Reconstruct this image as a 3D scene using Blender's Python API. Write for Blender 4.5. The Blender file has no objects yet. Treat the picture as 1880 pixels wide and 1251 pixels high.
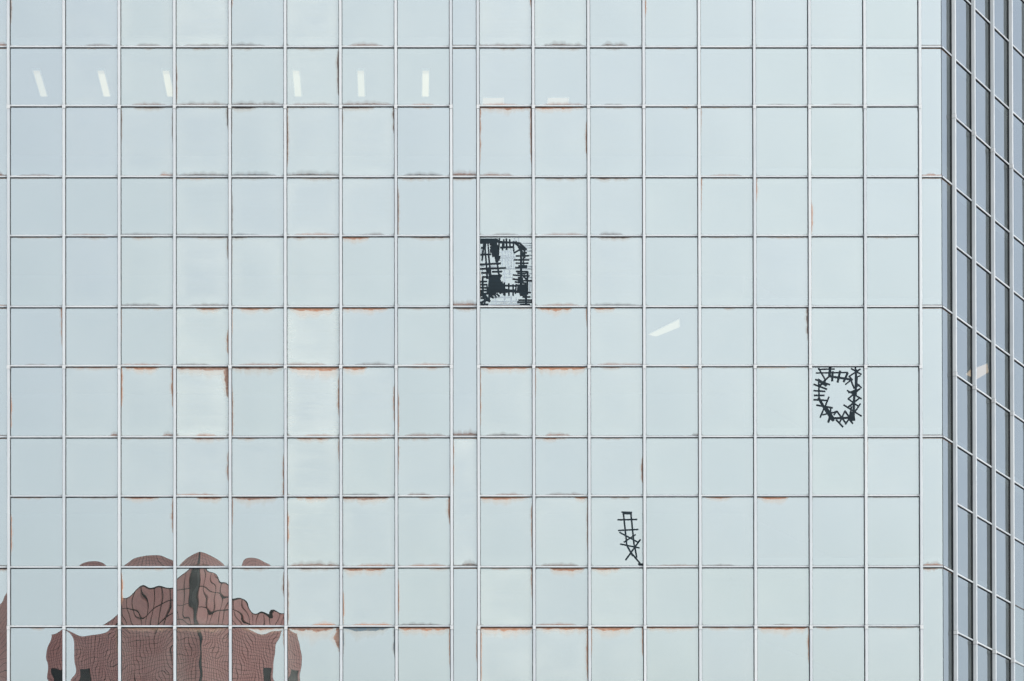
import bpy, bmesh, math, random
from mathutils import Matrix, Vector
import numpy as np

# ------------------------------------------------------------------ scene, camera, sky, sun, exposure
S = bpy.context.scene
COL = S.collection
S.render.engine = 'CYCLES'
S.view_settings.view_transform = 'Standard'
S.view_settings.look = 'None'
S.view_settings.gamma = 1.0
S.view_settings.use_curve_mapping = False
S.view_settings.exposure = 1.86

Z0 = 35.862                       # height of the first storey line below the top of the picture
cam = bpy.data.cameras.new('camera')
cam_ob = bpy.data.objects.new('camera', cam)
COL.objects.link(cam_ob)
cam.sensor_fit = 'HORIZONTAL'
cam.sensor_width = 36.0
cam.lens = 5927.4 / 1880 * 36
cam.shift_x = (940 - 846.24) / 1880
cam.shift_y = (2338.02 - 625.5) / 1880
cam.clip_start = 0.5
cam.clip_end = 8000
right = Vector((0.9999875, -0.0046973, -0.0017121))
fwd = Vector((0.0047140, 0.9999404, 0.0098442))
up = Vector((0.0016658, -0.0098522, 0.9999501))
cam_ob.matrix_world = Matrix(((right.x, up.x, -fwd.x, 11.8018),
                              (right.y, up.y, -fwd.y, -87.3354),
                              (right.z, up.z, -fwd.z, 1.70),
                              (0, 0, 0, 1)))
S.camera = cam_ob

SUN_EL, SUN_AZ = 60.0, 142.0      # azimuth clockwise from +Y: behind the camera, to its right
world = bpy.data.worlds.new('World')
S.world = world
world.use_nodes = True
wn, wl = world.node_tree.nodes, world.node_tree.links
wn.clear()
sky = wn.new('ShaderNodeTexSky')
sky.sky_type = 'NISHITA'
sky.sun_disc = False
sky.sun_elevation = math.radians(SUN_EL)
sky.sun_rotation = math.radians(SUN_AZ)
sky.air_density = 1.0
sky.dust_density = 5.0
sky.ozone_density = 1.0
hsv = wn.new('ShaderNodeHueSaturation')       # thin overcast: most of the blue is washed out
hsv.inputs['Saturation'].default_value = 0.42
bg = wn.new('ShaderNodeBackground')
bg.inputs['Strength'].default_value = 0.15
wo = wn.new('ShaderNodeOutputWorld')
wl.new(sky.outputs[0], hsv.inputs['Color'])
wl.new(hsv.outputs[0], bg.inputs['Color'])
wl.new(bg.outputs[0], wo.inputs['Surface'])

sun = bpy.data.lights.new('sun', 'SUN')
sun.energy = 1.0
sun.angle = math.radians(30)
sun.color = (1.0, 0.97, 0.93)
sun_ob = bpy.data.objects.new('sun', sun)
COL.objects.link(sun_ob)
e, a = math.radians(SUN_EL), math.radians(SUN_AZ)
sdir = Vector((math.sin(a) * math.cos(e), math.cos(a) * math.cos(e), math.sin(e)))
sun_ob.rotation_euler = sdir.to_track_quat('Z', 'Y').to_euler()

# ------------------------------------------------------------------ helpers
def mesh_obj(name, verts, faces, mat=None, parent=None, smooth=False):
    me = bpy.data.meshes.new(name)
    me.from_pydata(verts, [], faces)
    me.update()
    if mat:
        me.materials.append(mat)
    if smooth:
        me.polygons.foreach_set('use_smooth', [True] * len(me.polygons))
    return put(name, me, parent)

def put(name, me, parent=None, loc=None, rz=0.0):
    o = bpy.data.objects.new(name, me)
    COL.objects.link(o)
    if parent:
        o.parent = parent
    if loc is not None:
        o.location = loc
    if rz:
        o.rotation_euler = (0, 0, rz)
    return o

def empty(name, loc, label, cat, group=None, rz=0.0):
    o = bpy.data.objects.new(name, None)
    COL.objects.link(o)
    o.location = loc
    o.rotation_euler = (0, 0, rz)
    o['label'] = label
    o['category'] = cat
    if group:
        o['group'] = group
    return o

BOXF = [(0, 3, 2, 1), (4, 5, 6, 7), (0, 1, 5, 4), (1, 2, 6, 5), (2, 3, 7, 6), (3, 0, 4, 7)]
class Bag:
    """collects boxes and prisms for one mesh"""
    def __init__(s): s.v, s.f, s.m = [], [], []
    def box(s, x0, x1, y0, y1, z0, z1, mi=0):
        n = len(s.v)
        s.v += [(x0, y0, z0), (x1, y0, z0), (x1, y1, z0), (x0, y1, z0), (x0, y0, z1), (x1, y0, z1), (x1, y1, z1), (x0, y1, z1)]
        s.f += [tuple(n + i for i in q) for q in BOXF]
        s.m += [mi] * 6
        return s
    def prism(s, pts, z0, z1, mi=0):          # counter-clockwise outline seen from above
        n, k = len(s.v), len(pts)
        s.v += [(x, y, z0) for x, y in pts] + [(x, y, z1) for x, y in pts]
        s.f += [tuple(n + i for i in range(k - 1, -1, -1)), tuple(n + k + i for i in range(k))]
        s.f += [(n + i, n + (i + 1) % k, n + k + (i + 1) % k, n + k + i) for i in range(k)]
        s.m += [mi] * (k + 2)
        return s
    def mesh(s, name, *mats):
        me = bpy.data.meshes.new(name)
        me.from_pydata(s.v, [], s.f)
        for m in mats:
            me.materials.append(m)
        me.polygons.foreach_set('material_index', s.m)
        me.update()
        return me

class NT:
    """short-hand for building node trees"""
    def __init__(s, mat):
        mat.use_nodes = True
        s.t = mat.node_tree
        s.t.nodes.clear()
    def n(s, typ, **kw):
        o = s.t.nodes.new('ShaderNode' + typ)
        for k, v in kw.items():
            setattr(o, k, v)
        return o
    def set(s, sock, v):
        if isinstance(v, bpy.types.NodeSocket):
            s.t.links.new(v, sock)
        elif isinstance(v, (tuple, list)):
            sock.default_value = tuple(v) + ((1.0,) if len(v) == 3 and len(sock.default_value) == 4 else ())
        else:
            sock.default_value = v
    def m(s, op, a, b=0.0, c=0.0, clamp=False):
        o = s.n('Math', operation=op, use_clamp=clamp)
        s.set(o.inputs[0], a); s.set(o.inputs[1], b); s.set(o.inputs[2], c)
        return o.outputs[0]
    def mix(s, f, a, b):
        o = s.n('Mix', data_type='RGBA')
        s.set(o.inputs[0], f); s.set(o.inputs[6], a); s.set(o.inputs[7], b)
        return o.outputs[2]
    def shmix(s, f, a, b):
        o = s.n('MixShader')
        s.set(o.inputs[0], f); s.t.links.new(a, o.inputs[1]); s.t.links.new(b, o.inputs[2])
        return o.outputs[0]
    def noise(s, vec, scale, detail=2.0, w=None, rough=0.5):
        o = s.n('TexNoise', noise_dimensions='4D' if w is not None else '3D')
        s.set(o.inputs['Vector'], vec)
        if w is not None:
            s.set(o.inputs['W'], w)
        s.set(o.inputs['Scale'], scale); s.set(o.inputs['Detail'], detail); s.set(o.inputs['Roughness'], rough)
        return o.outputs[0]
    def attr(s, name):
        o = s.n('Attribute', attribute_type='OBJECT', attribute_name=name)
        return o.outputs['Fac']
    def xyz(s, vec):
        o = s.n('SeparateXYZ'); s.set(o.inputs[0], vec)
        return o.outputs
    def comb(s, x, y, z):
        o = s.n('CombineXYZ')
        s.set(o.inputs[0], x); s.set(o.inputs[1], y); s.set(o.inputs[2], z)
        return o.outputs[0]
    def rng(s, v, a, b, c=0.0, d=1.0, smooth=False):
        o = s.n('MapRange', clamp=True)
        if smooth:
            o.interpolation_type = 'SMOOTHSTEP'
        for i, q in enumerate((v, a, b, c, d)):
            s.set(o.inputs[i], q)
        return o.outputs[0]
    def out(s, sh):
        o = s.n('OutputMaterial')
        s.t.links.new(sh, o.inputs['Surface'])

def new_mat(name):
    m = bpy.data.materials.new(name)
    return m, NT(m)

def plain(name, col, rough=0.6, metal=0.0, var=0.15, scale=3.0, spec=0.4):
    m, t = new_mat(name)
    tc = t.n('TexCoord').outputs['Object']
    nz = t.noise(tc, scale, 4.0)
    c = t.mix(nz, tuple(x * (1 - var) for x in col), tuple(min(1, x * (1 + var)) for x in col))
    p = t.n('BsdfPrincipled')
    t.set(p.inputs['Base Color'], c)
    t.set(p.inputs['Roughness'], rough); t.set(p.inputs['Metallic'], metal)
    t.set(p.inputs['Specular IOR Level'], spec)
    t.out(p.outputs[0])
    return m

# ------------------------------------------------------------------ materials
def aluminium():
    m, t = new_mat('weathered_aluminium')
    tc = t.n('TexCoord').outputs['Object']
    oi = t.n('ObjectInfo')
    rnd = oi.outputs['Random']
    x, y, z = t.xyz(tc)
    streak = t.noise(t.comb(t.m('MULTIPLY', x, 14.0), 0.0, t.m('MULTIPLY', z, 0.9)), 1.6, 3.0, w=t.m('MULTIPLY', rnd, 40.0))
    fine = t.noise(tc, 26.0, 3.0, w=t.m('MULTIPLY', rnd, 90.0))
    c = t.mix(rnd, ALU_A, ALU_B)
    c = t.mix(t.rng(streak, 0.35, 0.75, 0.0, 0.35), c, ALU_C)
    c = t.mix(t.rng(fine, 0.62, 0.8, 0.0, 0.35), c, (0.16, 0.16, 0.16))
    p = t.n('BsdfPrincipled')
    t.set(p.inputs['Base Color'], c)
    t.set(p.inputs['Roughness'], 0.5)
    t.set(p.inputs['Specular IOR Level'], 0.3)
    t.out(p.outputs[0])
    return m
ALU_A, ALU_B, ALU_C = (0.185, 0.208, 0.224), (0.235, 0.255, 0.264), (0.29, 0.306, 0.305)

def reflective_glass():
    m, t = new_mat('reflective_glass')
    tcn = t.n('TexCoord')
    gx, gy, gz = t.xyz(tcn.outputs['Generated'])
    obj = tcn.outputs['Object']
    rnd = t.n('ObjectInfo').outputs['Random']
    w = t.m('MULTIPLY', rnd, 57.0)
    W = 1.42
    H = 1.75
    dt = t.m('MULTIPLY', t.m('SUBTRACT', 1.0, gz), H)       # metres below the head of the pane
    db = t.m('MULTIPLY', gz, H)
    dl = t.m('MULTIPLY', gx, W)
    dr = t.m('MULTIPLY', t.m('SUBTRACT', 1.0, gx), W)
    nx = t.noise(t.comb(t.m('MULTIPLY', gx, 2.6), 0.0, t.m('MULTIPLY', gz, 0.8)), 2.4, 4.0, w=w, rough=0.6)
    nzn = t.noise(t.comb(t.m('MULTIPLY', gx, 0.8), 0.0, t.m('MULTIPLY', gz, 3.4)), 2.4, 4.0, w=t.m('ADD', w, 11.0), rough=0.6)
    def win(v, c, hw):
        q = t.m('DIVIDE', t.m('SUBTRACT', v, c), hw)
        return t.m('SUBTRACT', 1.0, t.m('POWER', t.m('ABSOLUTE', q), 3.5), clamp=True)
    def stain(d, strength, n, wnd, reach, soft):
        d = t.m('SUBTRACT', d, 0.024)
        th = t.m('MULTIPLY', t.m('MULTIPLY', strength, wnd), t.rng(n, 0.3, 0.75, reach * 0.22, reach))
        hard = t.m('DIVIDE', t.m('SUBTRACT', th, d), 0.018, clamp=True)
        halo = t.m('DIVIDE', t.m('SUBTRACT', t.m('MULTIPLY', th, soft), d), t.m('ADD', t.m('MULTIPLY', th, soft), 0.001), clamp=True)
        return hard, halo
    rt, rtx, rtw = t.attr('stain_head'), t.attr('stain_head_at'), t.attr('stain_head_width')
    h1, s1 = stain(dt, rt, nx, win(gx, rtx, rtw), 0.14, 3.4)
    rb, rbx, rbw = t.attr('stain_sill'), t.attr('stain_sill_at'), t.attr('stain_sill_width')
    h2, s2 = stain(db, rb, nx, win(gx, rbx, rbw), 0.125, 3.2)
    rl = t.attr('stain_left'); rr = t.attr('stain_right')
    rz_ = t.attr('stain_side_at'); rh = t.attr('stain_side_height')
    ws = win(gz, rz_, rh)
    h3, s3 = stain(dl, rl, nzn, ws, 0.10, 2.2)
    h4, s4 = stain(dr, rr, nzn, ws, 0.14, 2.2)
    tone_t, tone_b = t.attr('stain_head_tone'), t.attr('stain_sill_tone')
    fleck = t.noise(t.comb(t.m('MULTIPLY', gx, 9.0), 0.0, t.m('MULTIPLY', gz, 30.0)), 2.0, 4.0, w=w)
    def tone(v):
        r = t.n('ValToRGB')
        e = r.color_ramp.elements
        e[0].position, e[0].color = 0.0, (0.23, 0.105, 0.055, 1)
        e[1].position, e[1].color = 1.0, (0.06, 0.12, 0.16, 1)
        q = e.new(0.35); q.color = (0.115, 0.062, 0.045, 1)
        q = e.new(0.65); q.color = (0.04, 0.032, 0.028, 1)
        t.set(r.inputs[0], t.m('ADD', v, t.m('MULTIPLY', t.m('SUBTRACT', fleck, 0.5), 0.55), clamp=True))
        return r.outputs[0]
    # --- clean glass: a metal-coated mirror that still lets a little through
    lw = t.n('LayerWeight'); lw.inputs['Blend'].default_value = 0.5
    f5 = t.m('POWER', lw.outputs['Facing'], 5.0)
    R = t.m('ADD', GLASS_R, t.m('MULTIPLY', f5, 0.27), clamp=True)
    tint = t.attr('glass_sky_tint')  # pane tone; low values paint a bluer sky reflection into the glass colour
    gcol = t.mix(tint, (0.86, 0.958, 1.0), (0.888, 1.0, 0.962))
    gl = t.n('BsdfGlossy'); gl.inputs['Roughness'].default_value = 0.0
    t.set(gl.inputs['Color'], gcol)
    tr = t.n('BsdfTransparent'); tr.inputs['Color'].default_value = (0.25, 0.30, 0.32, 1)
    sh = t.shmix(R, tr.outputs[0], gl.outputs[0])
    # --- dust film, thicker towards the frame and in faint horizontal wipes
    de = t.m('MINIMUM', t.m('MINIMUM', dt, db), t.m('MINIMUM', dl, dr))
    edge = t.rng(de, 0.0, 0.42, 1.0, 0.0, True)
    blot = t.noise(obj, 1.1, 3.0, w=w)
    wipe = t.noise(t.comb(t.m('MULTIPLY', gx, 0.7), 0.0, t.m('MULTIPLY', gz, 16.0)), 1.7, 4.0, w=t.m('ADD', w, 3.0), rough=0.65)
    film = t.attr('dust')
    amt = t.m('MULTIPLY', film, t.m('ADD', 0.30, t.m('ADD', t.m('MULTIPLY', edge, 0.45),
              t.m('ADD', t.rng(blot, 0.4, 0.7, 0.0, 0.5), t.rng(wipe, 0.42, 0.75, 0.0, 0.45)))))
    du = t.n('BsdfDiffuse')
    t.set(du.inputs['Color'], t.mix(t.rng(nzn, 0.3, 0.7), (0.335, 0.362, 0.325), (0.35, 0.378, 0.352)))
    sh = t.shmix(t.m('MULTIPLY', amt, DUST, clamp=True), sh, du.outputs[0])
    # --- grime along the gasket, and darker spots in the pane corners
    gr = t.m('MULTIPLY', t.rng(de, 0.0, 0.035, 0.75, 0.0, True), t.rng(t.noise(obj, 5.0, 4.0, w=w), 0.35, 0.7, 0.0, 1.0))
    cdist = t.m('ADD', t.m('MINIMUM', dl, dr), t.m('MINIMUM', t.m('SUBTRACT', dt, .02), t.m('SUBTRACT', db, .02)))
    gr = t.m('MAXIMUM', gr, t.m('MULTIPLY', t.rng(cdist, 0.02, 0.13, 1.0, 0.0, True), t.rng(nzn, 0.35, 0.6)))
    dk = t.n('BsdfDiffuse'); dk.inputs['Color'].default_value = (0.09, 0.085, 0.075, 1)
    sh = t.shmix(t.m('MULTIPLY', gr, t.m('ADD', 0.25, film)), sh, dk.outputs[0])
    # --- halo, then solid rust and mildew where the coating has let go
    ru = t.n('BsdfDiffuse')
    t.set(ru.inputs['Color'], t.mix(0.45, tone(tone_t), (0.36, 0.29, 0.20)))
    sh = t.shmix(t.m('MULTIPLY', t.m('MAXIMUM', t.m('MAXIMUM', s1, s3), s4), 0.5), sh, ru.outputs[0])
    ru2 = t.n('BsdfDiffuse'); t.set(ru2.inputs['Color'], tone(tone_b))
    sh = t.shmix(t.m('MULTIPLY', s2, 0.5), sh, ru2.outputs[0])
    r3 = t.n('BsdfDiffuse'); t.set(r3.inputs['Color'], tone(tone_t))
    solid = t.m('MAXIMUM', h1, t.m('MAXIMUM', h3, h4))
    sh = t.shmix(t.m('MULTIPLY', solid, t.rng(fleck, 0.3, 0.6, 0.55, 0.95)), sh, r3.outputs[0])
    sh = t.shmix(t.m('MULTIPLY', h2, t.rng(fleck, 0.3, 0.6, 0.35, 0.9)), sh, ru2.outputs[0])
    t.out(sh)
    return m
GLASS_R, DUST = 0.235, 0.27

def glass_back():
    m, t = new_mat('glass_edge')
    tr = t.n('BsdfTransparent'); tr.inputs['Color'].default_value = (0.9, 0.95, 0.94, 1)
    t.out(tr.outputs[0])
    return m

def emitter(name, col, strength):
    m, t = new_mat(name)
    em = t.n('Emission')
    em.inputs['Color'].default_value = col + (1,)
    em.inputs['Strength'].default_value = strength
    t.out(em.outputs[0])
    return m

def tape_mat(name, col):
    m, t = new_mat(name)
    rnd = t.n('ObjectInfo').outputs['Random']
    tc = t.n('TexCoord').outputs['Object']
    c = t.mix(t.m('MULTIPLY', t.m('ADD', rnd, t.noise(tc, 20.0, 3.0)), 0.5), tuple(x * 0.75 for x in col), tuple(x * 1.35 for x in col))
    p = t.n('BsdfPrincipled')
    t.set(p.inputs['Base Color'], c)
    p.inputs['Roughness'].default_value = 0.6
    p.inputs['Specular IOR Level'].default_value = 0.06
    t.out(p.outputs[0])
    return m

M_ALU = aluminium()
M_GLASS = reflective_glass()
M_BACK = glass_back()
M_GASKET = plain('black_gasket', (0.007, 0.010, 0.013), 0.8, spec=0.1)
M_INT = plain('interior_grey', (0.08, 0.085, 0.085), 0.8)
M_CEIL = plain('ceiling_tile', (0.08, 0.08, 0.08), 0.9)
M_SLAB = plain('concrete', (0.30, 0.30, 0.29), 0.85)
M_TUBE = emitter('lit_diffuser', (1.0, 0.68, 0.38), 0.42)
M_TUBE_DIM = emitter('dimmer_diffuser', (1.0, 0.70, 0.40), 0.33)
M_CAP = emitter('lamp_end', (1.0, 0.64, 0.32), 0.25)
M_WEDGE = emitter('wedge_diffuser', (1.0, 0.70, 0.42), 0.32)
M_WARM = emitter('warm_diffuser', (1.0, 0.58, 0.34), 0.5)
M_FAINT = emitter('dim_diffuser', (1.0, 0.56, 0.28), 0.22)
M_FIX = plain('white_enamel', (0.7, 0.7, 0.68), 0.4)
M_TAPE = tape_mat('black_tape', (0.0045, 0.009, 0.012))
M_GREYTAPE = tape_mat('grey_tape', (0.15, 0.18, 0.20))

# ------------------------------------------------------------------ ground
g = mesh_obj('ground', [(-2500, -2500, 0), (2500, -2500, 0), (2500, 2500, 0), (-2500, 2500, 0)], [(0, 1, 2, 3)],
             plain('asphalt_and_paving', (0.27, 0.265, 0.255), 0.9, var=0.35, scale=0.06))
g['kind'] = 'structure'
g['label'] = 'grey paved ground round the towers'

# ------------------------------------------------------------------ the glass tower
HA, HB = 1.6083, 1.9297           # short and tall rows of panes
PITCH, NARROW, CW, SIDE0 = 1.5, 0.7295, 0.5921, 0.7472
XC = 24.0 + NARROW + CW           # x of the corner between the two faces
PHI = math.radians(60)
MW, MD = 0.072, 0.126             # mullion width and depth
TH, TD = 0.040, 0.034             # transom height and depth
def zl(i):                        # height of row line i (0 = first storey line in view)
    k = abs(i)
    if i >= 0:
        return Z0 - ((i + 1) // 2 * HA + (i // 2) * HB)
    return Z0 + (k // 2 * HA + ((k + 1) // 2) * HB)
colx = [PITCH * i for i in range(9)] + [12 + NARROW + PITCH * i for i in range(9)]
sidex = [SIDE0 + PITCH * i for i in range(8)]
tower = empty('office_tower', (12.0, 0.0, 0.0), 'pale mirrored glass office tower with gridded facade, rusty pane edges and angled right face', 'building')
OX = Vector((12.0, 0, 0))
FRONT = (Vector((0, 0, 0)) - OX, 0.0)
SIDE = (Vector((XC, 0, 0)) - OX, PHI)
def place(face, x, y, z):
    o, r = face
    return Vector((o.x + x * math.cos(r) - y * math.sin(r), o.y + x * math.sin(r) + y * math.cos(r), z)), r

GAP = 0.004
def pane_mesh(w, h, nx, nz, Az=0.0, q=1.0, Ax=0.0, namp=0.0, seed=0, tilt_x=0.0, tilt_z=0.0, waves=8, wl=(0.25, 0.9)):
    """a 12 mm sealed-unit pane w x h, its outer face dished or bulged a few millimetres and faintly wavy"""
    rs = np.random.RandomState(seed)
    X, Z = np.meshgrid(np.linspace(-1, 1, nx + 1), np.linspace(-1, 1, nz + 1))
    x, z = X * w / 2, Z * h / 2
    hh = Az * (1 - Z ** 2) * (1 - q * X ** 2) + Ax * (1 - X ** 2)
    for _ in range(waves if namp else 0):
        lam = rs.uniform(*wl); th = rs.uniform(0, 2 * np.pi); ph = rs.uniform(0, 2 * np.pi)
        hh = hh + namp * lam * np.sin(2 * np.pi * (x * np.cos(th) + z * np.sin(th)) / lam + ph) / 2.0
    hh = hh + tilt_x * x + tilt_z * z
    v = [(float(a), float(-b), float(c)) for a, b, c in zip(x.ravel(), hh.ravel(), z.ravel())]
    k = nx + 1
    f = [(j * k + i, j * k + i + 1, (j + 1) * k + i + 1, (j + 1) * k + i) for j in range(nz) for i in range(nx)]
    nf = len(f)
    n = len(v)
    v += [(-w / 2, 0.012, -h / 2), (w / 2, 0.012, -h / 2), (w / 2, 0.012, h / 2), (-w / 2, 0.012, h / 2)]
    f.append((n, n + 3, n + 2, n + 1))
    f.append(tuple([n, n + 1] + [i for i in range(nx, -1, -1)]))                       # sill edge
    f.append(tuple([n + 2, n + 3] + [nz * k + i for i in range(nx + 1)]))              # head edge
    f.append(tuple([n + 3, n] + [j * k for j in range(nz + 1)]))                       # left edge
    f.append(tuple([n + 1, n + 2] + [j * k + nx for j in range(nz, -1, -1)]))          # right edge
    me = bpy.data.meshes.new('glass_pane')
    me.from_pydata(v, [], f)
    me.materials.append(M_GLASS); me.materials.append(M_BACK)
    me.polygons.foreach_set('use_smooth', [True] * nf + [False] * 5)
    me.polygons.foreach_set('material_index', [0] * nf + [1] * 5)
    # keep the front's normals clean of the edge faces
    me.polygons.foreach_set('use_smooth', [True] * nf + [False] * 5)
    ed = me.edges
    sharp = set()
    border = set([i for i in range(k)] + [nz * k + i for i in range(k)] + [j * k for j in range(nz + 1)] + [j * k + nx for j in range(nz + 1)])
    at = me.attributes.new('sharp_edge', 'BOOLEAN', 'EDGE')
    vals = []
    for e_ in ed:
        a_, b_ = e_.vertices
        vals.append((a_ in border and b_ in border and (abs(a_ - b_) == 1 or abs(a_ - b_) == k)) or a_ >= n or b_ >= n)
    at.data.foreach_set('value', vals)
    me.update()
    return me

ATTR0 = dict(stain_head=0.0, stain_head_at=0.5, stain_head_width=0.5, stain_head_tone=0.1, stain_sill=0.0, stain_sill_at=0.5,
             stain_sill_width=0.5, stain_sill_tone=0.6, stain_left=0.0, stain_right=0.0, stain_side_at=0.85, stain_side_height=0.3,
             dust=0.3, glass_sky_tint=0.3)
# stains seen on single panes: (column, row) -> settings; column 0-7 left bay, 8-15 right bay
def HD(s, x0, x1, tone=0.08): return dict(stain_head=s, stain_head_at=(x0 + x1) / 2, stain_head_width=max(0.12, (x1 - x0) / 2 * 1.15), stain_head_tone=tone)
def SL(s, x0, x1, tone=0.6): return dict(stain_sill=s, stain_sill_at=(x0 + x1) / 2, stain_sill_width=max(0.12, (x1 - x0) / 2 * 1.15), stain_sill_tone=tone)
def LT(s, at=0.85, h=0.3): return dict(stain_left=s, stain_side_at=at, stain_side_height=h)
def RT(s, at=0.85, h=0.3): return dict(stain_right=s, stain_side_at=at, stain_side_height=h)
ST = {}
def st(c, r, *ds):
    d = ST.setdefault((c, r), {})
    for q in ds: d.update(q)
st(3, 1, HD(.45, .3, .65, .45), SL(.5, 0, 1, .55)); st(4, 1, HD(.35, .05, .4, .55), SL(.6, 0, 1, .6)); st(5, 1, SL(.4, .1, .9, .5)); st(6, 1, SL(.65, 0, .9, .5))
st(3, 0, SL(.3, .2, .9, .6)); st(4, 0, SL(.4, 0, .6, .65)); st(9, 0, SL(.55, .2, .9, .6)); st(10, 0, SL(.5, .25, .7, .6)); st(8, 0, SL(.3, 0, 1, .55))
st(9, 1, HD(.35, .3, .9, .5), SL(.45, .2, .9, .35)); st(10, 1, HD(.4, .3, .6, .6), SL(.3, .3, .6, .6)); st(8, 1, SL(.35, .1, .7, .2))
st(2, 2, SL(.45, .75, 1, .3), RT(.35, .75, .3)); st(3, 2, HD(.2, .5, 1, .6), SL(.55, .1, 1, .65), RT(.5, .9, .25)); st(4, 2, HD(.5, 0, .5, .65), SL(.5, 0, .8, .7), LT(.2))
st(5, 2, HD(.2, 0, .4, .5), SL(.6, 0, 1, .65), LT(.55, .6, .5)); st(6, 2, HD(.5, 0, .6, .5), LT(.3, .9, .3)); st(8, 2, HD(.75, 0, 1, .25), LT(.5, .75, .6)); st(9, 2, HD(.5, 0, .9, .1))
st(10, 2, HD(.25, .3, .7, .45)); st(11, 2, HD(.25, .7, 1, .2)); st(12, 2, HD(.2, 0, .6, .2), LT(.3))
st(2, 3, SL(.3, 0, 1, .65)); st(3, 3, SL(.3, 0, 1, .65)); st(4, 3, HD(.25, 0, .7, .7), SL(.25, 0, .5, .7)); st(5, 3, SL(.4, .2, .9, .25))
st(3, 4, HD(.35, .3, 1, .55), SL(.3, .3, 1, .6), RT(.4, .9, .25)); st(4, 4, HD(.4, 0, .3, .65)); st(5, 4, HD(.3, 0, .9, .4)); st(6, 4, HD(.7, 0, .5, .15)); st(2, 4, SL(.35, 0, .7, .65))
st(3, 5, HD(.75, .38, .85, .15)); st(4, 5, HD(.75, .12, .8, .12)); st(5, 5, HD(1.1, .08, .88, .08)); st(6, 5, HD(.75, 0, .85, .04)); st(2, 5, LT(.25, .8, .4)); st(9, 5, HD(1.0, .08, .68, .06)); st(10, 5, HD(.6, .08, .48, .05))
st(8, 5, HD(.25, .6, 1, .1)); st(12, 5, HD(.3, .45, .65, .3))
st(5, 5); st(6, 5)
st(2, 6, HD(.75, .1, .7, .1), RT(.6, .75, .35), SL(.7, .8, 1, .4)); st(3, 6, HD(1.0, .03, .98, .3), RT(1.15, .82, .28)); st(4, 6, HD(.8, 0, .95, .4)); st(5, 6, HD(1.1, .08, 1, .12)); st(6, 6, HD(.8, 0, .45, .1))
st(1, 6, HD(.3, .0, 1, .2), SL(.55, .85, 1.05, .35)); st(8, 6, HD(.65, 0, 1, .12), LT(.35, .6, .5)); st(9, 6, HD(.85, 0, .95, .06), LT(.25)); st(10, 6, HD(.3, .2, .6, .3)); st(11, 6, HD(.25, .6, 1, .05)); st(13, 6, HD(.25, 0, .6, .05)); st(14, 6)
st(11, 6, SL(.3, .9, 1.05, .6))
st(3, 7, HD(.55, .3, .9, .25)); st(5, 7, HD(.6, .2, .8, .12)); st(6, 7, HD(.45, .2, .75, .1)); st(4, 7, HD(.35, .1, .5, .2)); st(9, 7, HD(.5, 0, .6, .1)); st(10, 7, HD(.3, .2, .6, .2)); st(2, 7, HD(.2, 0, .9, .15)); st(8, 7, HD(.2, .1, .9, .1))
st(2, 8, HD(.6, .1, .7, .15)); st(3, 8, HD(.75, .4, .85, .25)); st(4, 8, HD(.75, .05, .85, .35)); st(5, 8, HD(.6, .2, .85, .1), SL(.7, .1, .95, .5)); st(6, 8, HD(.8, 0, .85, .3)); st(8, 8, HD(.65, 0, .9, .12))
st(9, 8, HD(.5, .75, 1, .1), RT(.25, .6, .4)); st(12, 8, HD(.45, .1, .6, .1)); st(13, 8, HD(.6, 0, .6, .06)); st(7, 8, HD(.35, .4, .7, .2)); st(1, 8); st(2, 9, HD(.3, .2, .9, .1))
st(5, 9, HD(.4, .1, .9, .45), SL(.55, .5, .9, .05)); st(6, 9, HD(1.0, .02, .8, .16), SL(.4, .2, .9, .05)); st(7, 9, HD(.45, .6, .95, .15)); st(9, 9, HD(.95, .3, .9, .14)); st(10, 9, HD(.75, .02, .55, .12))
st(4, 10, HD(.6, .2, 1, .2), RT(.4, .9, .2)); st(5, 10, HD(1.3, .05, .85, .3), RT(1.3, .88, .25)); st(6, 10, HD(1.0, .02, .85, .8), RT(.5, .85, .3), LT(.4)); st(7, 10, HD(.8, 0, 1, .1)); st(8, 10, HD(1.0, 0, 1, .1), LT(.4, .6, .6))
st(9, 10, HD(.7, 0, 1, .12), RT(.45, .7, .5)); st(10, 10, HD(.9, .05, .8, .12), LT(.3)); st(11, 10, HD(.5, 0, .95, .08)); st(12, 10, HD(.3, .0, 1, .2)); st(13, 10, HD(.7, 0, .95, .1), RT(.4, .8, .35)); st(14, 10, HD(.35, .1, .6, .1))
st(3, 10, HD(.5, .0, 1, .3)); st(2, 10, HD(.4, .1, 1, .3))
DUSTY = {3: .75, 4: .5, 5: .95, 2: .5, 6: .45, 8: .55, 9: .45, 10: .4, 1: .3, 0: .15}

rnd = random.Random(7)
def set_attrs(o, c=None, r=None):
    d = dict(ATTR0)
    d['dust'] = DUSTY.get(c, .28) * rnd.uniform(.5, 1.35)
    d['glass_sky_tint'] = min(1, max(0, (0.68 if c in (0, 1) else .84) + rnd.uniform(-.15, .15)))
    if c is not None and r is not None:
        k_ = 1.0 if 2 <= c <= 10 else .55 if c < 2 else .42
        if rnd.random() < .75 * k_:
            d.update(HD(rnd.uniform(.18, .4) * k_ + .06, rnd.uniform(0, .4), rnd.uniform(.6, 1), rnd.uniform(.15, .6)))
        if rnd.random() < .6 * k_ * k_:
            d.update(SL(rnd.uniform(.2, .42) * k_ + .05, rnd.uniform(0, .4), rnd.uniform(.6, 1), rnd.uniform(.2, .7)))
        if rnd.random() < .5 * k_ * k_:
            d.update(stain_side_at=rnd.uniform(.3, .95), stain_side_height=rnd.uniform(.2, .5))
            d['stain_left' if rnd.random() < .5 else 'stain_right'] = rnd.uniform(.25, .6)
    d.update(ST.get((c, r), {}))
    for k_, v_ in d.items():
        o[k_] = float(v_)

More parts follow.
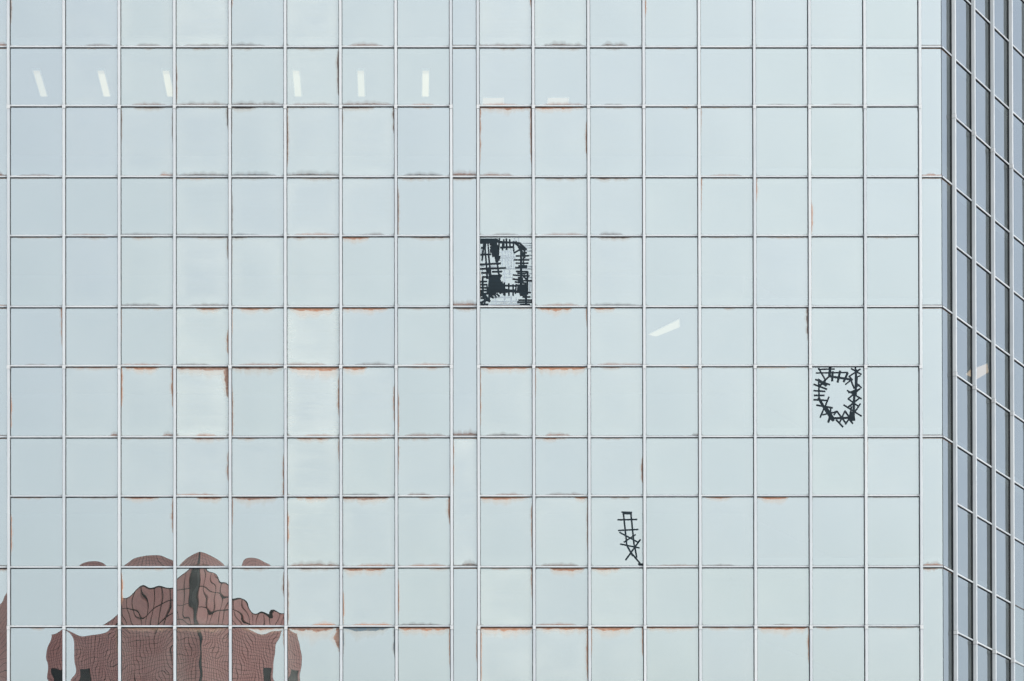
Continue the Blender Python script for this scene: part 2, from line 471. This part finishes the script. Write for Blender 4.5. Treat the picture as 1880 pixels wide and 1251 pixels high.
PW = PITCH - 0.05
TALL, SHORT = HB - 0.02, HA - 0.02
V_TALL = [pane_mesh(PW, TALL, 5, 5, 0.0035 + .0012 * i, 1.0, 0.0008 * i, 0.00025, i + 1) for i in range(3)]
V_SHORT = [pane_mesh(PW, SHORT, 5, 5, -0.0016 - .0006 * i, 1.0, -0.0004 * i, 0.00025, i + 11) for i in range(3)]
V_FLAT = pane_mesh(PW, TALL, 2, 2)
V_NARROW = [pane_mesh(NARROW - .05, HA + HB - 0.02, 3, 6, 0.002, 1.0, .001 * i, 0.0003, i + 21) for i in range(2)]
V_CORNER = pane_mesh(CW - MW / 2 + .008, HA + HB - 0.02, 3, 6, 0.001, 1.0, 0.0, 0.0003, 31)
V_SIDEC = pane_mesh(SIDE0 - MW / 2 + .008, HA + HB - 0.02, 3, 6, 0.001, 1.0, 0.0, 0.0003, 32)
TAPED = {(8, 4), (14, 6), (10, 8)}
# panes that mirror the stone tower are meshed finely; their bow is set one by one
BOW = {}
for c in range(0, 7):
    BOW[(c, 8)] = dict(Az=[.004, .0056, .0060, .0060, .0062, .0050, .005][c], q=[1, .9, .45, .7, .95, 1, 1][c], Ax=.0003, tilt_x=[0, .0042, 0, 0, -.003, 0, 0][c])
    BOW[(c, 9)] = dict(Az=-.0019, q=.35, Ax=-.0004, tilt_x=[.009, .0062, 0, 0, 0, -.004, 0][c])
    BOW[(c, 10)] = dict(Az=[.0045, .0044, .0036, .0036, .0042, .0043, .0043][c], q=.5, Ax=.0002)
def row_size(r):                  # row r lies between line r-1 and line r
    return zl(r - 1), zl(r)
def pane(face, xc, r, mesh, y=0.0, zc=None):
    zt, zb = row_size(r)
    loc, rz = place(face, xc, y, (zt + zb) / 2 if zc is None else zc)
    return put('glass_pane', mesh, tower, loc, rz)
R0, R1 = 0, 10                    # rows of the front in view
for c in range(16):
    xc = (colx[c] + colx[c + 1]) / 2 if c < 8 else (colx[c + 1] + colx[c + 2]) / 2
    for r in range(R0, R1 + 1):
        tall = r % 2 == 0
        if (c, r) in BOW:
            me = pane_mesh(PW, TALL if tall else SHORT, 44, 44, namp=(0.0001 if r == 10 else .00006 if r == 8 else .000045), seed=100 + c * 20 + r, waves=9, wl=(.32, .85), **BOW[(c, r)])
        elif (c, r) in TAPED:
            me = V_FLAT
        else:
            me = (V_TALL if tall else V_SHORT)[rnd.randrange(3)]
        o = pane(FRONT, xc, r, me)
        set_attrs(o, c, r)
        if (c, r) in BOW and (c < 5 or r == 10):
            o['dust'] = o['dust'] * .35
for k in range(6):                # storey-high narrow panes: lines 2k-2 .. 2k
    zc = (zl(2 * k - 2) + zl(2 * k)) / 2
    for xc, me, cc in ((-NARROW / 2, V_NARROW[0], 90), (12 + NARROW / 2, V_NARROW[1], 91), (XC - CW / 2 + MW / 4, V_CORNER, 92)):
        if cc == 90 and k == 5:
            me = pane_mesh(NARROW - .05, HA + HB - .02, 20, 60, .004, 1.0, .001, .00006, 77, tilt_x=-.0165, wl=(.22, .75))
        o = pane(FRONT, xc, 0, me, zc=zc)
        set_attrs(o, cc, k)
        o['glass_sky_tint'] = .65
        if cc == 91:
            o['dust'] = .25
            if k == 4: [o.__setitem__(a_, b_) for a_, b_ in dict(stain_left=.9, stain_side_at=.8, stain_side_height=.22, stain_sill=.3, stain_sill_tone=.6, dust=.8).items()]
            if k == 3: [o.__setitem__(a_, b_) for a_, b_ in dict(stain_left=.35, stain_side_at=.45, stain_side_height=.2, stain_sill=.4, stain_sill_tone=.5, stain_sill_width=.8).items()]
            if k in (1, 2): [o.__setitem__(a_, b_) for a_, b_ in dict(stain_sill=.3, stain_sill_tone=.45, stain_sill_width=.8).items()]
            if k == 5: [o.__setitem__(a_, b_) for a_, b_ in dict(stain_right=.9, stain_side_at=.42, stain_side_height=.18, stain_sill=.3).items()]
SR0, SR1 = -5, 10                 # rows of the angled face
NB = 5
for b in range(NB):
    xc = sidex[b] + PITCH / 2
    for r in range(SR0 if b > 1 else SR0 + 2, SR1 + 1 - (b > 2) * 2):
        me = (V_TALL if r % 2 == 0 else V_SHORT)[rnd.randrange(3)]
        o = pane(SIDE, xc, r, me)
        set_attrs(o)
        o['dust'] = .12
        o['glass_sky_tint'] = 0.0  # same glass, tinted bluer to paint the sky this face reflects
for k in range(-2, 6):
    o = pane(SIDE, SIDE0 / 2 - MW / 4, 0, V_SIDEC, zc=(zl(2 * k - 2) + zl(2 * k)) / 2)
    set_attrs(o)
    o['dust'] = .12
    o['glass_sky_tint'] = 0.0  # bluer reflected sky painted in by tint here too

# --- transoms: a flat bar with a black gasket behind it, lower lip widened to paint the shaded underside
def transom_mesh(length):
    b = Bag()
    b.box(-length / 2, length / 2, -TD, 0.006, -TH / 2, TH / 2, 0)
    b.box(-length / 2, length / 2, -0.020, 0.016, -TH / 2 - 0.021, TH / 2 + 0.006, 1)
    return b.mesh('transom', M_ALU, M_GASKET)
T_WIDE = transom_mesh(PITCH - MW - 0.006)
T_NARROW = transom_mesh(NARROW - MW - 0.006)
T_CORNER = transom_mesh(CW - MW / 2 - .003)
T_SIDEC = transom_mesh(SIDE0 - MW / 2 - .003)
def transom(face, xc, i, me):
    loc, rz = place(face, xc, 0, zl(i))
    return put('transom', me, tower, loc, rz)
for c in range(16):
    xc = (colx[c] + colx[c + 1]) / 2 if c < 8 else (colx[c + 1] + colx[c + 2]) / 2
    for i in range(0, 10):
        transom(FRONT, xc, i, T_WIDE)
for i in range(0, 10, 2):
    transom(FRONT, -NARROW / 2, i, T_NARROW)
    transom(FRONT, 12 + NARROW / 2, i, T_NARROW)
for i in range(-4, 10, 2):
    if i >= 0:
        transom(FRONT, XC - CW / 2 + MW / 4, i, T_CORNER)
    transom(SIDE, SIDE0 / 2 - MW / 4, i, T_SIDEC)
for b in range(NB):
    for i in range(SR0 if b > 1 else SR0 + 2, 10 - (b > 2) * 2):
        transom(SIDE, sidex[b] + PITCH / 2, i, T_WIDE)

# --- mullions: two-storey lengths joined by sleeves
SLEEVE_LINES = [-7, -3, 1, 5, 9, 13]
SZ = -0.058
def mullion_mesh(length, lean=0.0):
    b = Bag()
    w, cmf = MW / 2, 0.004
    ol = [(-w, 0.004), (-w, -MD + cmf), (-w + cmf, -MD), (w - cmf, -MD), (w, -MD + cmf), (w, 0.004)]
    b.prism(ol, 0, length, 0)
    b.box(-w - 0.0145, w + 0.0145, -0.030, 0.014, 0, length, 1)
    return b.mesh('mullion', M_ALU, M_GASKET)
SL_H = 0.105
M_LEN = (zl(-3) - zl(1)) - SL_H - 0.016
ME_MUL = mullion_mesh(M_LEN)
def sleeve_mesh():
    b = Bag()
    w = MW / 2
    b.box(-w - .005, w + .005, -MD - .006, 0.003, -SL_H / 2, SL_H / 2, 0)
    b.box(-w + .006, w - .006, -MD + .012, 0.002, -SL_H / 2 - .012, SL_H / 2 + .012, 1)
    b.box(-w - .015, w + .015, -0.0303, 0.013, -SL_H / 2 - .012, SL_H / 2 + .012, 1)
    return b.mesh('sleeve', M_FIX2, M_GASKET)
M_FIX2 = plain('cast_aluminium', (0.235, 0.25, 0.255), 0.5, var=0.08)
ME_SLV = sleeve_mesh()
def mullion_line(face, x, i0, i1):
    for k in range(len(SLEEVE_LINES) - 1):
        a_, b_ = SLEEVE_LINES[k], SLEEVE_LINES[k + 1]
        if b_ < i0 or a_ > i1:
            continue
        zb = zl(b_) + SZ + SL_H / 2 + .008
        loc, rz = place(face, x + rnd.uniform(-.003, .003), 0, zb)
        o = put('mullion', ME_MUL, tower, loc, rz)
        s = put('sleeve', ME_SLV, o, Vector((0, 0, M_LEN + SL_H / 2 + .008)), 0)
for x in colx:
    mullion_line(FRONT, x, -1, 10)
mullion_line(FRONT, -NARROW, -1, 10)
for x in sidex[:NB + 1]:
    mullion_line(SIDE, x, -5, 10)

# --- the sharp corner: thin dark arris between the two corner panes
cb = Bag()
cb.prism([(XC - 12 - .006, -.001), (XC - 12, -.004), (XC - 12 + .004, -.0015), (XC - 12 + .012, .012), (XC - 12 - .004, .016)], 0.3, zl(-8), 0)
put('corner_arris', cb.mesh('corner_arris', M_GASKET), tower)

# --- slabs, core, rear walls, roof (dim inside, seen only through the glass)
def side_pt(t_, inward=0.0):
    return (XC - 12 + t_ * math.cos(PHI) - inward * math.sin(PHI), t_ * math.sin(PHI) + inward * math.cos(PHI))
XL = -13.4 - 12
SIDE_END = 20.0
pe = side_pt(SIDE_END)
INSET = 0.16
tt = (INSET - INSET * math.cos(PHI)) / math.sin(PHI)
outline_in = [(XL + .2, INSET), side_pt(tt, INSET), side_pt(SIDE_END - .2, INSET), (XC - 12, 34.2), (XL + .2, 34.2)]
TOPLINE = -8
for i in range(TOPLINE + 2, 20, 2):
    z = zl(i)
    if z < 3: break
    b = Bag().prism(outline_in, z - .12, z + .28, 0)
    put('floor_slab', b.mesh('floor_slab', M_CEIL), tower)
tc_ = (8 - 8 * math.cos(PHI)) / math.sin(PHI)
core = [(XL + 1, 8.0), side_pt(tc_, 8.0), side_pt(SIDE_END - 1, 8.0), (XC - 14, 33.0), (XL + 1, 33.0)]
put('core_wall', Bag().prism(core, 0.02, zl(TOPLINE) - .2, 0).mesh('core_wall', M_INT), tower)
put('roof', Bag().prism([(XL, -.05), (XC - 12 + .03, -.05), (pe[0] + .05, pe[1]), (XC - 12, 34.6), (XL, 34.6)], zl(TOPLINE), zl(TOPLINE) + 1.1, 0).mesh('roof', M_SLAB), tower)
rw = Bag()
rw.prism([(pe[0], pe[1]), (XC - 12, 34.6), (XC - 12 - .2, 34.35), (pe[0] - .25, pe[1] - .05)], 0.02, zl(TOPLINE), 0)
rw.box(XL, XC - 12 - .25, 34.4, 34.6, 0.02, zl(TOPLINE), 0)
rw.box(XL, XL + .15, 0.02, 34.39, 0.02, zl(TOPLINE), 0)
put('rear_wall', rw.mesh('rear_wall', M_SLAB), tower)

# --- the same curtain wall carried on beyond the frame: one joined mesh per kind
go, bo = Bag(), Bag()
def bars(bag, face, x0, x1, y0, y1, z0, z1, mi=0):
    n = len(bag.v)
    for z in (z0, z1):
        for x, y in ((x0, y0), (x1, y0), (x1, y1), (x0, y1)):
            bag.v.append(tuple(place(face, x, y, z)[0]))
    bag.f += [tuple(n + i for i in q) for q in BOXF]
    bag.m += [mi] * 6
def wall_zone(face, xs, zt, zb, lines, skip_mull_between=None, wide=None):
    for j in range(len(xs) - 1):
        x0, x1 = xs[j], xs[j + 1]
        edges = [zt] + [z for z in lines if zb < z < zt] + [zb]
        for za, zbb in zip(edges[:-1], edges[1:]):
            bars(go, face, x0 + .02, x1 - .02, 0.0, 0.012, zbb + .008, za - .008)
        for z in edges[1:-1]:
            bars(bo, face, x0 + MW / 2 + .003, x1 - MW / 2 - .003, -TD, .006, z - TH / 2, z + TH / 2)
LINES = [zl(i) for i in range(TOPLINE + 1, 20)]
left_xs = [-NARROW - PITCH * k for k in range(8, -1, -1)]
front_xs = left_xs + colx[:1] + colx[1:] + [XC]
zT, zB = zl(-1), zl(10)
wall_zone(FRONT, left_xs, zl(TOPLINE), .3, LINES)                               # left of the picture
wall_zone(FRONT, [-NARROW] + colx + [XC + .02], zl(TOPLINE), zT, LINES)         # above it
wall_zone(FRONT, [-NARROW] + colx + [XC + .02], zB, .3, LINES)                  # below it
all_side = [0.0] + [SIDE0 + PITCH * i for i in range(13)]
for j in range(len(all_side) - 1):
    b = j - 1
    if b < 0:      top, bot = zl(-6), zl(10)
    elif b < NB:   top, bot = zl((SR0 if b > 1 else SR0 + 2) - 1), zl(10 - (b > 2) * 2)
    else:          top = bot = None
    xs = [all_side[j] - (.02 if j == 0 else 0), all_side[j + 1]]
    if top is None:
        wall_zone(SIDE, xs, zl(TOPLINE), .3, LINES)
    else:
        wall_zone(SIDE, xs, zl(TOPLINE), top, LINES)
        wall_zone(SIDE, xs, bot, .3, LINES)
for x in left_xs[:-1]:
    bars(bo, FRONT, x - MW / 2, x + MW / 2, -MD, .004, .3, zl(TOPLINE))
zmT, zmB = zl(-3) + SZ + SL_H / 2 + .006, zl(13) + SZ + SL_H / 2
for x in [-NARROW] + colx:
    bars(bo, FRONT, x - MW / 2, x + MW / 2, -MD, .004, zmT + .004, zl(TOPLINE))
    bars(bo, FRONT, x - MW / 2, x + MW / 2, -MD, .004, .3, zmB)
for k, x in enumerate(all_side[1:]):
    if k <= NB:
        bars(bo, SIDE, x - MW / 2, x + MW / 2, -MD, .004, zl(-7) + SZ + SL_H / 2 + .01, zl(TOPLINE))
        bars(bo, SIDE, x - MW / 2, x + MW / 2, -MD, .004, .3, zmB)
    else:
        bars(bo, SIDE, x - MW / 2, x + MW / 2, -MD, .004, .3, zl(TOPLINE))
o = put('outer_glazing', go.mesh('outer_glazing', M_GLASS), tower); o['kind'] = 'stuff'
for k_, v_ in ATTR0.items(): o[k_] = float(v_)
o['dust'] = .15
o = put('outer_bars', bo.mesh('outer_bars', M_ALU), tower); o['kind'] = 'stuff'

# ------------------------------------------------------------------ ceiling lights behind the glass
def ceiling_light(x, y, z, w, l, rz, label, mat=None, outline=None):
    t = empty('ceiling_light', (x, y, z), label, 'light', 'lit ceiling lights behind the glass', rz)
    if outline:
        pts = [(px - x, py - y) for px, py in outline]
        put('housing', Bag().prism([(a_ * 1.06, b_ * 1.06) for a_, b_ in pts], -.03, -.002).mesh('housing', M_FIX), t)
        put('diffuser', Bag().prism(pts, -.05, -.031).mesh('diffuser', mat or M_TUBE), t)
        return t
    h = Bag().box(-w / 2 - .03, w / 2 + .03, -l / 2 - .12, l / 2 + .03, -.035, -.002, 0)
    put('housing', h.mesh('housing', M_FIX), t)
    d = Bag().box(-w / 2, w / 2, -l / 2 + .22, l / 2, -.055, -.036, 0)
    put('diffuser', d.mesh('diffuser', mat or M_TUBE), t)
    d = Bag().box(-w / 2, w / 2, -l / 2, -l / 2 + .19, -.05, -.036, 0)
    put('end_cap', d.mesh('end_cap', M_CAP), t)
    return t
ZC = Z0 - .12
row_names = ['leftmost slanting white light strip in the upper left row of lights',
             'second slanting white light strip from the left in the upper left row',
             'third light strip from the left, touching a mullion, in the upper left row',
             'fourth light strip from the left, right after the unlit gap in the row',
             'fifth light strip from the left in the upper left row, upright',
             'rightmost of the upper left row of six lights, upright, beside the narrow pane strip']
for xx, lab, mm in zip([.575, 2.345, 4.135, 7.722, 9.502, 11.296], row_names, [M_TUBE_DIM, M_TUBE, M_TUBE, M_TUBE_DIM, M_TUBE_DIM, M_TUBE]):
    ceiling_light(xx, 2.215, ZC, .175, 1.84, 0.012, lab, mm)
for xx, lab in ((13.2, 'faint low warm light glow above the transom just right of the narrow pane strip'),
                (15.03, 'faint low warm light glow second pane right of the narrow pane strip')):
    ceiling_light(xx, 3.55, ZC, .56, .42, 0, lab, M_FAINT, [(xx - .29, 3.3), (xx + .29, 3.3), (xx + .29, 3.8), (xx - .29, 3.8)])
ceiling_light(17.93, 1.46, zl(4) - .12, 0, 0, 0, 'slanting white wedge of light in a pane right of the larger taped window', M_WEDGE,
              [(17.49, 1.99), (18.23, .62), (18.28, 1.29), (17.7, 2.14)])
ceiling_light(27.2, 5.6, zl(4) - .12, 0, 0, 0, 'warm light patch seen in the angled right face beside the corner', M_WARM,
              [(26.92, 5.85), (26.97, 5.4), (27.36, 4.8), (27.52, 5.6), (27.3, 6.3)])

# ------------------------------------------------------------------ tape on the cracked panes
def patch(px0, py0, scale, segs, c, r, label, mats, crop):
    """segments measured in centimetre-like sketch units on the pane, laid out in metres on the glass"""
    zt, zb = row_size(r)
    xl = colx[c] if c < 8 else colx[c + 1]
    t = empty('tape_patch', (xl + PITCH / 2, 0, (zt + zb) / 2), label, 'tape', None)
    u = 0.01475 / scale
    for k, (x0, y0, x1, y1, w, kind) in enumerate(segs):
        ax, az = (x0 - px0) * u - PITCH / 2, (py0 - y0) * u + (zt - zb) / 2
        bx, bz = (x1 - px0) * u - PITCH / 2, (py0 - y1) * u + (zt - zb) / 2
        L = math.hypot(bx - ax, bz - az)
        ang = math.atan2(bz - az, bx - ax)
        ww = w * u
        dy = -(.0012 + k * .00017)
        me = Bag().box(-L / 2, L / 2, dy - .0006, dy, -ww / 2, ww / 2).mesh('tape_strip', mats[kind])
        o = put('tape_strip', me, t, Vector(((ax + bx) / 2, 0, (az + bz) / 2)))
        o.rotation_euler = (0, -ang, 0)
    return t
K = 0
O_SEG = [(125,125,435,125,28),(195,170,470,165,26),(155,230,690,222,26),(200,145,315,345,28),(395,125,380,295,45),(390,280,305,350,30),
 (435,200,425,370,38),(560,190,515,390,38),(685,222,613,382,38),(385,285,740,338,38),(735,348,640,422,25),(700,278,765,350,28),(703,287,895,163,26),
 (735,155,912,257,26),(810,115,810,200,28),(820,170,812,600,40),(790,560,775,1000,42),(815,310,895,270,22),(828,290,818,470,44),(735,350,790,490,28),
 (838,408,912,478,26),(810,470,880,425,20),(668,515,912,660,26),(690,560,800,515,22),(750,560,890,486,26),(890,485,685,660,26),(685,655,850,775,26),
 (880,640,690,790,26),(612,755,910,945,26),(890,735,800,870,28),(690,795,800,720,22),(745,780,712,960,30),(148,335,392,425,28),(190,335,335,445,42),
 (205,330,210,640,28),(118,415,345,500,28),(118,520,315,535,28),(123,600,302,600,28),(118,670,350,683,28),(163,760,437,805,28),(375,620,308,785,28),
 (200,635,305,825,45),(295,780,440,1000,68),(318,345,218,445,38),(305,780,225,965,28),(263,922,430,880,24),(400,810,395,905,28),(330,860,450,1022,40),
 (405,890,360,1048,38),(425,890,508,860,26),(505,860,450,925,24),(500,858,660,1072,28),(430,978,705,968,36),(488,1000,605,1122,28),(638,852,545,1052,28),
 (630,852,755,1025,28),(745,925,640,1078,28),(700,985,768,1068,28),(740,1000,805,1005,30),(750,870,785,1010,46),(690,960,790,975,40)]
patch(62, 110, 8.938, [s + (0,) for s in O_SEG], 14, 6, 'ragged ring of black tape strips on a pane near the right corner', [M_TAPE], None)
L_SEG = [(285,175,460,180,26),(300,198,457,203,26),(318,200,372,722,28),(440,200,492,722,28),(218,302,545,296,26),(228,478,564,460,26),(250,506,550,668,26),
 (320,674,520,543,24),(262,700,582,766,26),(597,623,350,967,28),(372,720,472,902,30),(500,720,534,927,28),(430,830,592,1022,28),(555,1032,634,1036,30),(572,1046,634,1048,16)]
patch(-244, -93, 8.94, [s + (0,) for s in L_SEG], 10, 8, 'narrow ladder shaped patch of black tape strips on a lower pane', [M_TAPE], None)
A_SEG = []
for x in (432, 482, 522, 566, 608): A_SEG.append((x, 300, x, 600, 18, 1))
for y in (345, 410, 440, 470): A_SEG.append((395, y, 640, y, 15, 1))
A_SEG += [(465,620,468,830,24,1),(425,680,600,680,17,1),(440,740,592,736,17,1),(400,602,880,608,18,1),(540,560,545,700,18,1)]
for y in (212, 250, 280, 330, 395, 450, 570, 680, 740): A_SEG.append((715, y, 882, y + 2, 15, 1))
for x in (325, 465, 566): A_SEG.append((x, 1030, x, 1163, 24, 1))
A_SEG += [(300,1045,560,1045,15,1),(250,1108,690,1104,18,1),(225,1152,700,1150,22,1),(620,132,622,190,20,1),(680,132,682,190,20,1),(855,780,850,950,22,1),(835,800,882,800,14,1),
 (100,560,160,560,18,1),(125,590,125,700,18,1),(180,410,182,520,24,1),(235,570,330,570,20,1),(110,300,130,500,16,1),(640,1040,640,1160,14,1)]
BK = [(95,152,365,152,26),(92,178,400,178,28),(92,205,330,205,28),(330,185,692,212,30),(400,205,640,200,24),(388,135,372,360,28),(440,205,435,320,26),(455,150,455,275,26),
 (495,138,500,315,28),(545,150,552,290,26),(600,180,608,340,24),(400,278,612,270,30),(640,180,712,330,26),(608,195,782,322,32),(690,205,802,312,30),(608,362,722,300,24),
 (700,260,762,420,32),(720,330,720,1000,34),(772,300,775,440,26),(755,430,757,560,24),(760,305,812,305,22),(740,360,810,358,22),(640,408,845,406,22),(608,468,845,470,22),
 (635,520,834,520,22),(675,563,815,560,24),(628,588,812,584,24),(640,645,826,650,24),(660,675,772,680,24),(593,702,852,718,22),(588,762,705,777,24),(700,790,887,790,22),
 (820,648,812,1000,30),(765,692,822,652,20),(740,700,802,772,26),(620,805,800,830,24),(690,730,690,830,40),(728,740,740,830,40),(655,862,800,860,30),(660,890,800,890,30),
 (655,922,810,920,30),(680,955,822,955,34),(690,985,832,990,30),(700,1015,780,1010,20),(790,970,872,972,22),(740,1040,862,1038,24),(675,1088,887,1088,22),(658,1120,887,1120,24),
 (700,1155,857,1155,24),(792,990,797,1162,36),(410,922,692,962,34),(400,962,640,940,40),(470,865,642,868,24),(462,815,470,1022,26),(530,830,532,1022,26),(596,845,597,1022,26),
 (645,840,632,990,24),(425,800,440,870,20),(345,990,388,1032,26),(310,1000,342,1050,24),(412,900,400,990,30),(450,940,457,1012,30)]
for k, y in enumerate(range(712, 1000, 27)):
    BK.append((222 - k * 1.5, y, [412, 410, 402, 412, 436, 470, 472, 478, 470, 420, 340][k], y + 2, 31))
BK += [(160,205,205,760,26),(220,370,255,730,28),(150,205,122,480,28),(325,340,380,700,26),(130,330,128,480,20),(285,200,350,500,42),(330,195,372,480,42),(240,330,382,328,50),
 (290,372,385,372,42),(318,412,402,432,40),(330,462,377,472,40),(240,225,390,270,34),(175,225,165,380,22),(212,220,226,380,22),(260,260,300,420,40),
 (95,388,262,382,22),(90,540,412,522,24),(90,608,490,594,24),(105,668,202,668,22),(272,652,430,648,22),(380,695,424,720,28),(92,805,202,800,22),(92,850,202,850,22),
 (92,895,212,900,22),(92,945,202,940,24),(92,985,212,990,22),(130,728,132,1000,30),(190,660,200,760,28),(210,590,250,720,40),(92,1020,252,962,26),(108,960,172,1100,30),
 (150,1000,242,1112,34),(95,1132,242,1060,30),(95,1155,217,1155,26),(190,1100,262,1000,26),(98,1060,202,1045,24),(215,1015,302,1052,26),(160,990,162,1160,26),(215,980,300,1000,40),
 (105,280,150,285,22),(120,730,220,735,22),(195,850,205,1000,22)]
A_SEG += [s + (0,) for s in BK]
patch(62, 98, 8.34, A_SEG, 8, 4, 'dense black and grey tape criss-cross on a pane beside the narrow strip', [M_TAPE, M_GREYTAPE], None)

# ------------------------------------------------------------------ the stone tower behind the camera, seen only in the glass
def stone_mat():
    m, t = new_mat('pink_granite')
    tc = t.n('TexCoord').outputs['Object']
    big = t.noise(tc, 0.5, 3.0)
    fine = t.noise(tc, 14.0, 4.0)
    c = t.mix(big, STONE_A, STONE_B)
    c = t.mix(t.rng(fine, 0.4, 0.7, 0.0, 0.3), c, (0.30, 0.17, 0.16))
    p = t.n('BsdfPrincipled')
    t.set(p.inputs['Base Color'], c)
    p.inputs['Roughness'].default_value = 0.5
    t.out(p.outputs[0])
    return m
STONE_A, STONE_B = (0.76, 0.33, 0.29), (0.86, 0.42, 0.38)
M_STONE = stone_mat()
M_JOINT = plain('dark_joint', (0.03, 0.022, 0.022), 0.9, spec=0.1)
M_DARKGLASS = plain('dark_window', (0.03, 0.03, 0.032), 0.25)
BY = -160.0
BX = -7.1
LA, RA = math.radians(180 + 34), math.radians(-50)      # directions in which the two faces run away from the corner
HTOP = 56.93
st_ob = empty('stone_tower', (BX, BY, 0), 'reddish stone clad tower mirrored in the lower left panes, its corner towards the glass', 'building')
dl_ = (math.cos(LA), math.sin(LA)); dr_ = (math.cos(RA), math.sin(RA))
LL, LR = 14.2, 10.2
pl = (dl_[0] * LL, dl_[1] * LL); pr = (dr_[0] * LR, dr_[1] * LR)
back = (pl[0] + pr[0], pl[1] + pr[1])
body = [(0, 0), pl, back, pr]
put('wall', Bag().prism(body, 0.02, HTOP - .06, 0).mesh('wall', M_JOINT), st_ob)
def grow(pts, d):
    cx_ = sum(p_[0] for p_ in pts) / 4; cy_ = sum(p_[1] for p_ in pts) / 4
    return [(cx_ + (p_[0] - cx_) * (1 + d), cy_ + (p_[1] - cy_) * (1 + d)) for p_ in pts]
put('coping', Bag().prism(grow(body, .004), HTOP - .058, HTOP - .022, 0).mesh('coping', M_JOINT), st_ob)
# corner pier, dark
put('corner_pier', Bag().prism([(0, .08), (dl_[0] * .17 , dl_[1] * .17 + .08), (0, -.4), (dr_[0] * .13, dr_[1] * .13 + .08)], 0.02, HTOP - .062, 0).mesh('corner_pier', M_DARKGLASS), st_ob)
pb = Bag()
PWD, PHT, JT = 0.50, 0.50, 0.082
WIN = []
def clad(d, outn, L, s0, wins):
    n = int((L - s0) / PWD)
    for k in range(n):
        for j in range(62):
            x0, x1 = s0 + k * PWD + JT / 2, s0 + (k + 1) * PWD - JT / 2
            z1 = HTOP - .065 - j * PHT
            z0 = z1 - PHT + .045
            if any(a_ < (x0 + x1) / 2 < b_ and c_ < (HTOP - (z0 + z1) / 2) < e_ for a_, b_, c_, e_ in wins):
                continue
            m0 = len(pb.v)
            for off in (-.02, .045):
                for (x, z) in ((x0, z0), (x1, z0), (x1, z1), (x0, z1)):
                    pb.v.append((d[0] * x + outn[0] * off, d[1] * x + outn[1] * off, z))
            pb.f += [tuple(m0 + i for i in q) for q in BOXF]
            pb.m += [0] * 6
nl = (-dl_[1], dl_[0]); nl = nl if nl[1] > 0 else (-nl[0], -nl[1])
nr = (-dr_[1], dr_[0]); nr = nr if nr[1] > 0 else (-nr[0], -nr[1])
wl_ = [(10.9, 13.4, 5.4 + 8 * k, 8.6 + 8 * k) for k in range(3)]
wr_ = [(7.6, 9.4, 5.4 + 8 * k, 8.6 + 8 * k) for k in range(3)]
clad(dl_, nl, LL, .17, wl_)
clad(dr_, nr, LR, .14, wr_)
o = put('cladding', pb.mesh('cladding', M_STONE), st_ob); o['kind'] = 'stuff'
lower = Bag()
o = put('lower_cladding', Bag().prism(grow(body, .004), 0.03, HTOP - 62 * PHT - .25, 0).mesh('lower_cladding', M_STONE), st_ob)
for d, nn, wins in ((dl_, nl, wl_), (dr_, nr, wr_)):
    for a_, b_, c_, e_ in wins:
        v = []
        for off in (0.012, .03):
            for (x, z) in ((a_, HTOP - e_), (b_, HTOP - e_), (b_, HTOP - c_), (a_, HTOP - c_)):
                v.append((d[0] * x + nn[0] * off, d[1] * x + nn[1] * off, z))
        mesh_obj('window', v, BOXF, M_DARKGLASS, st_ob)
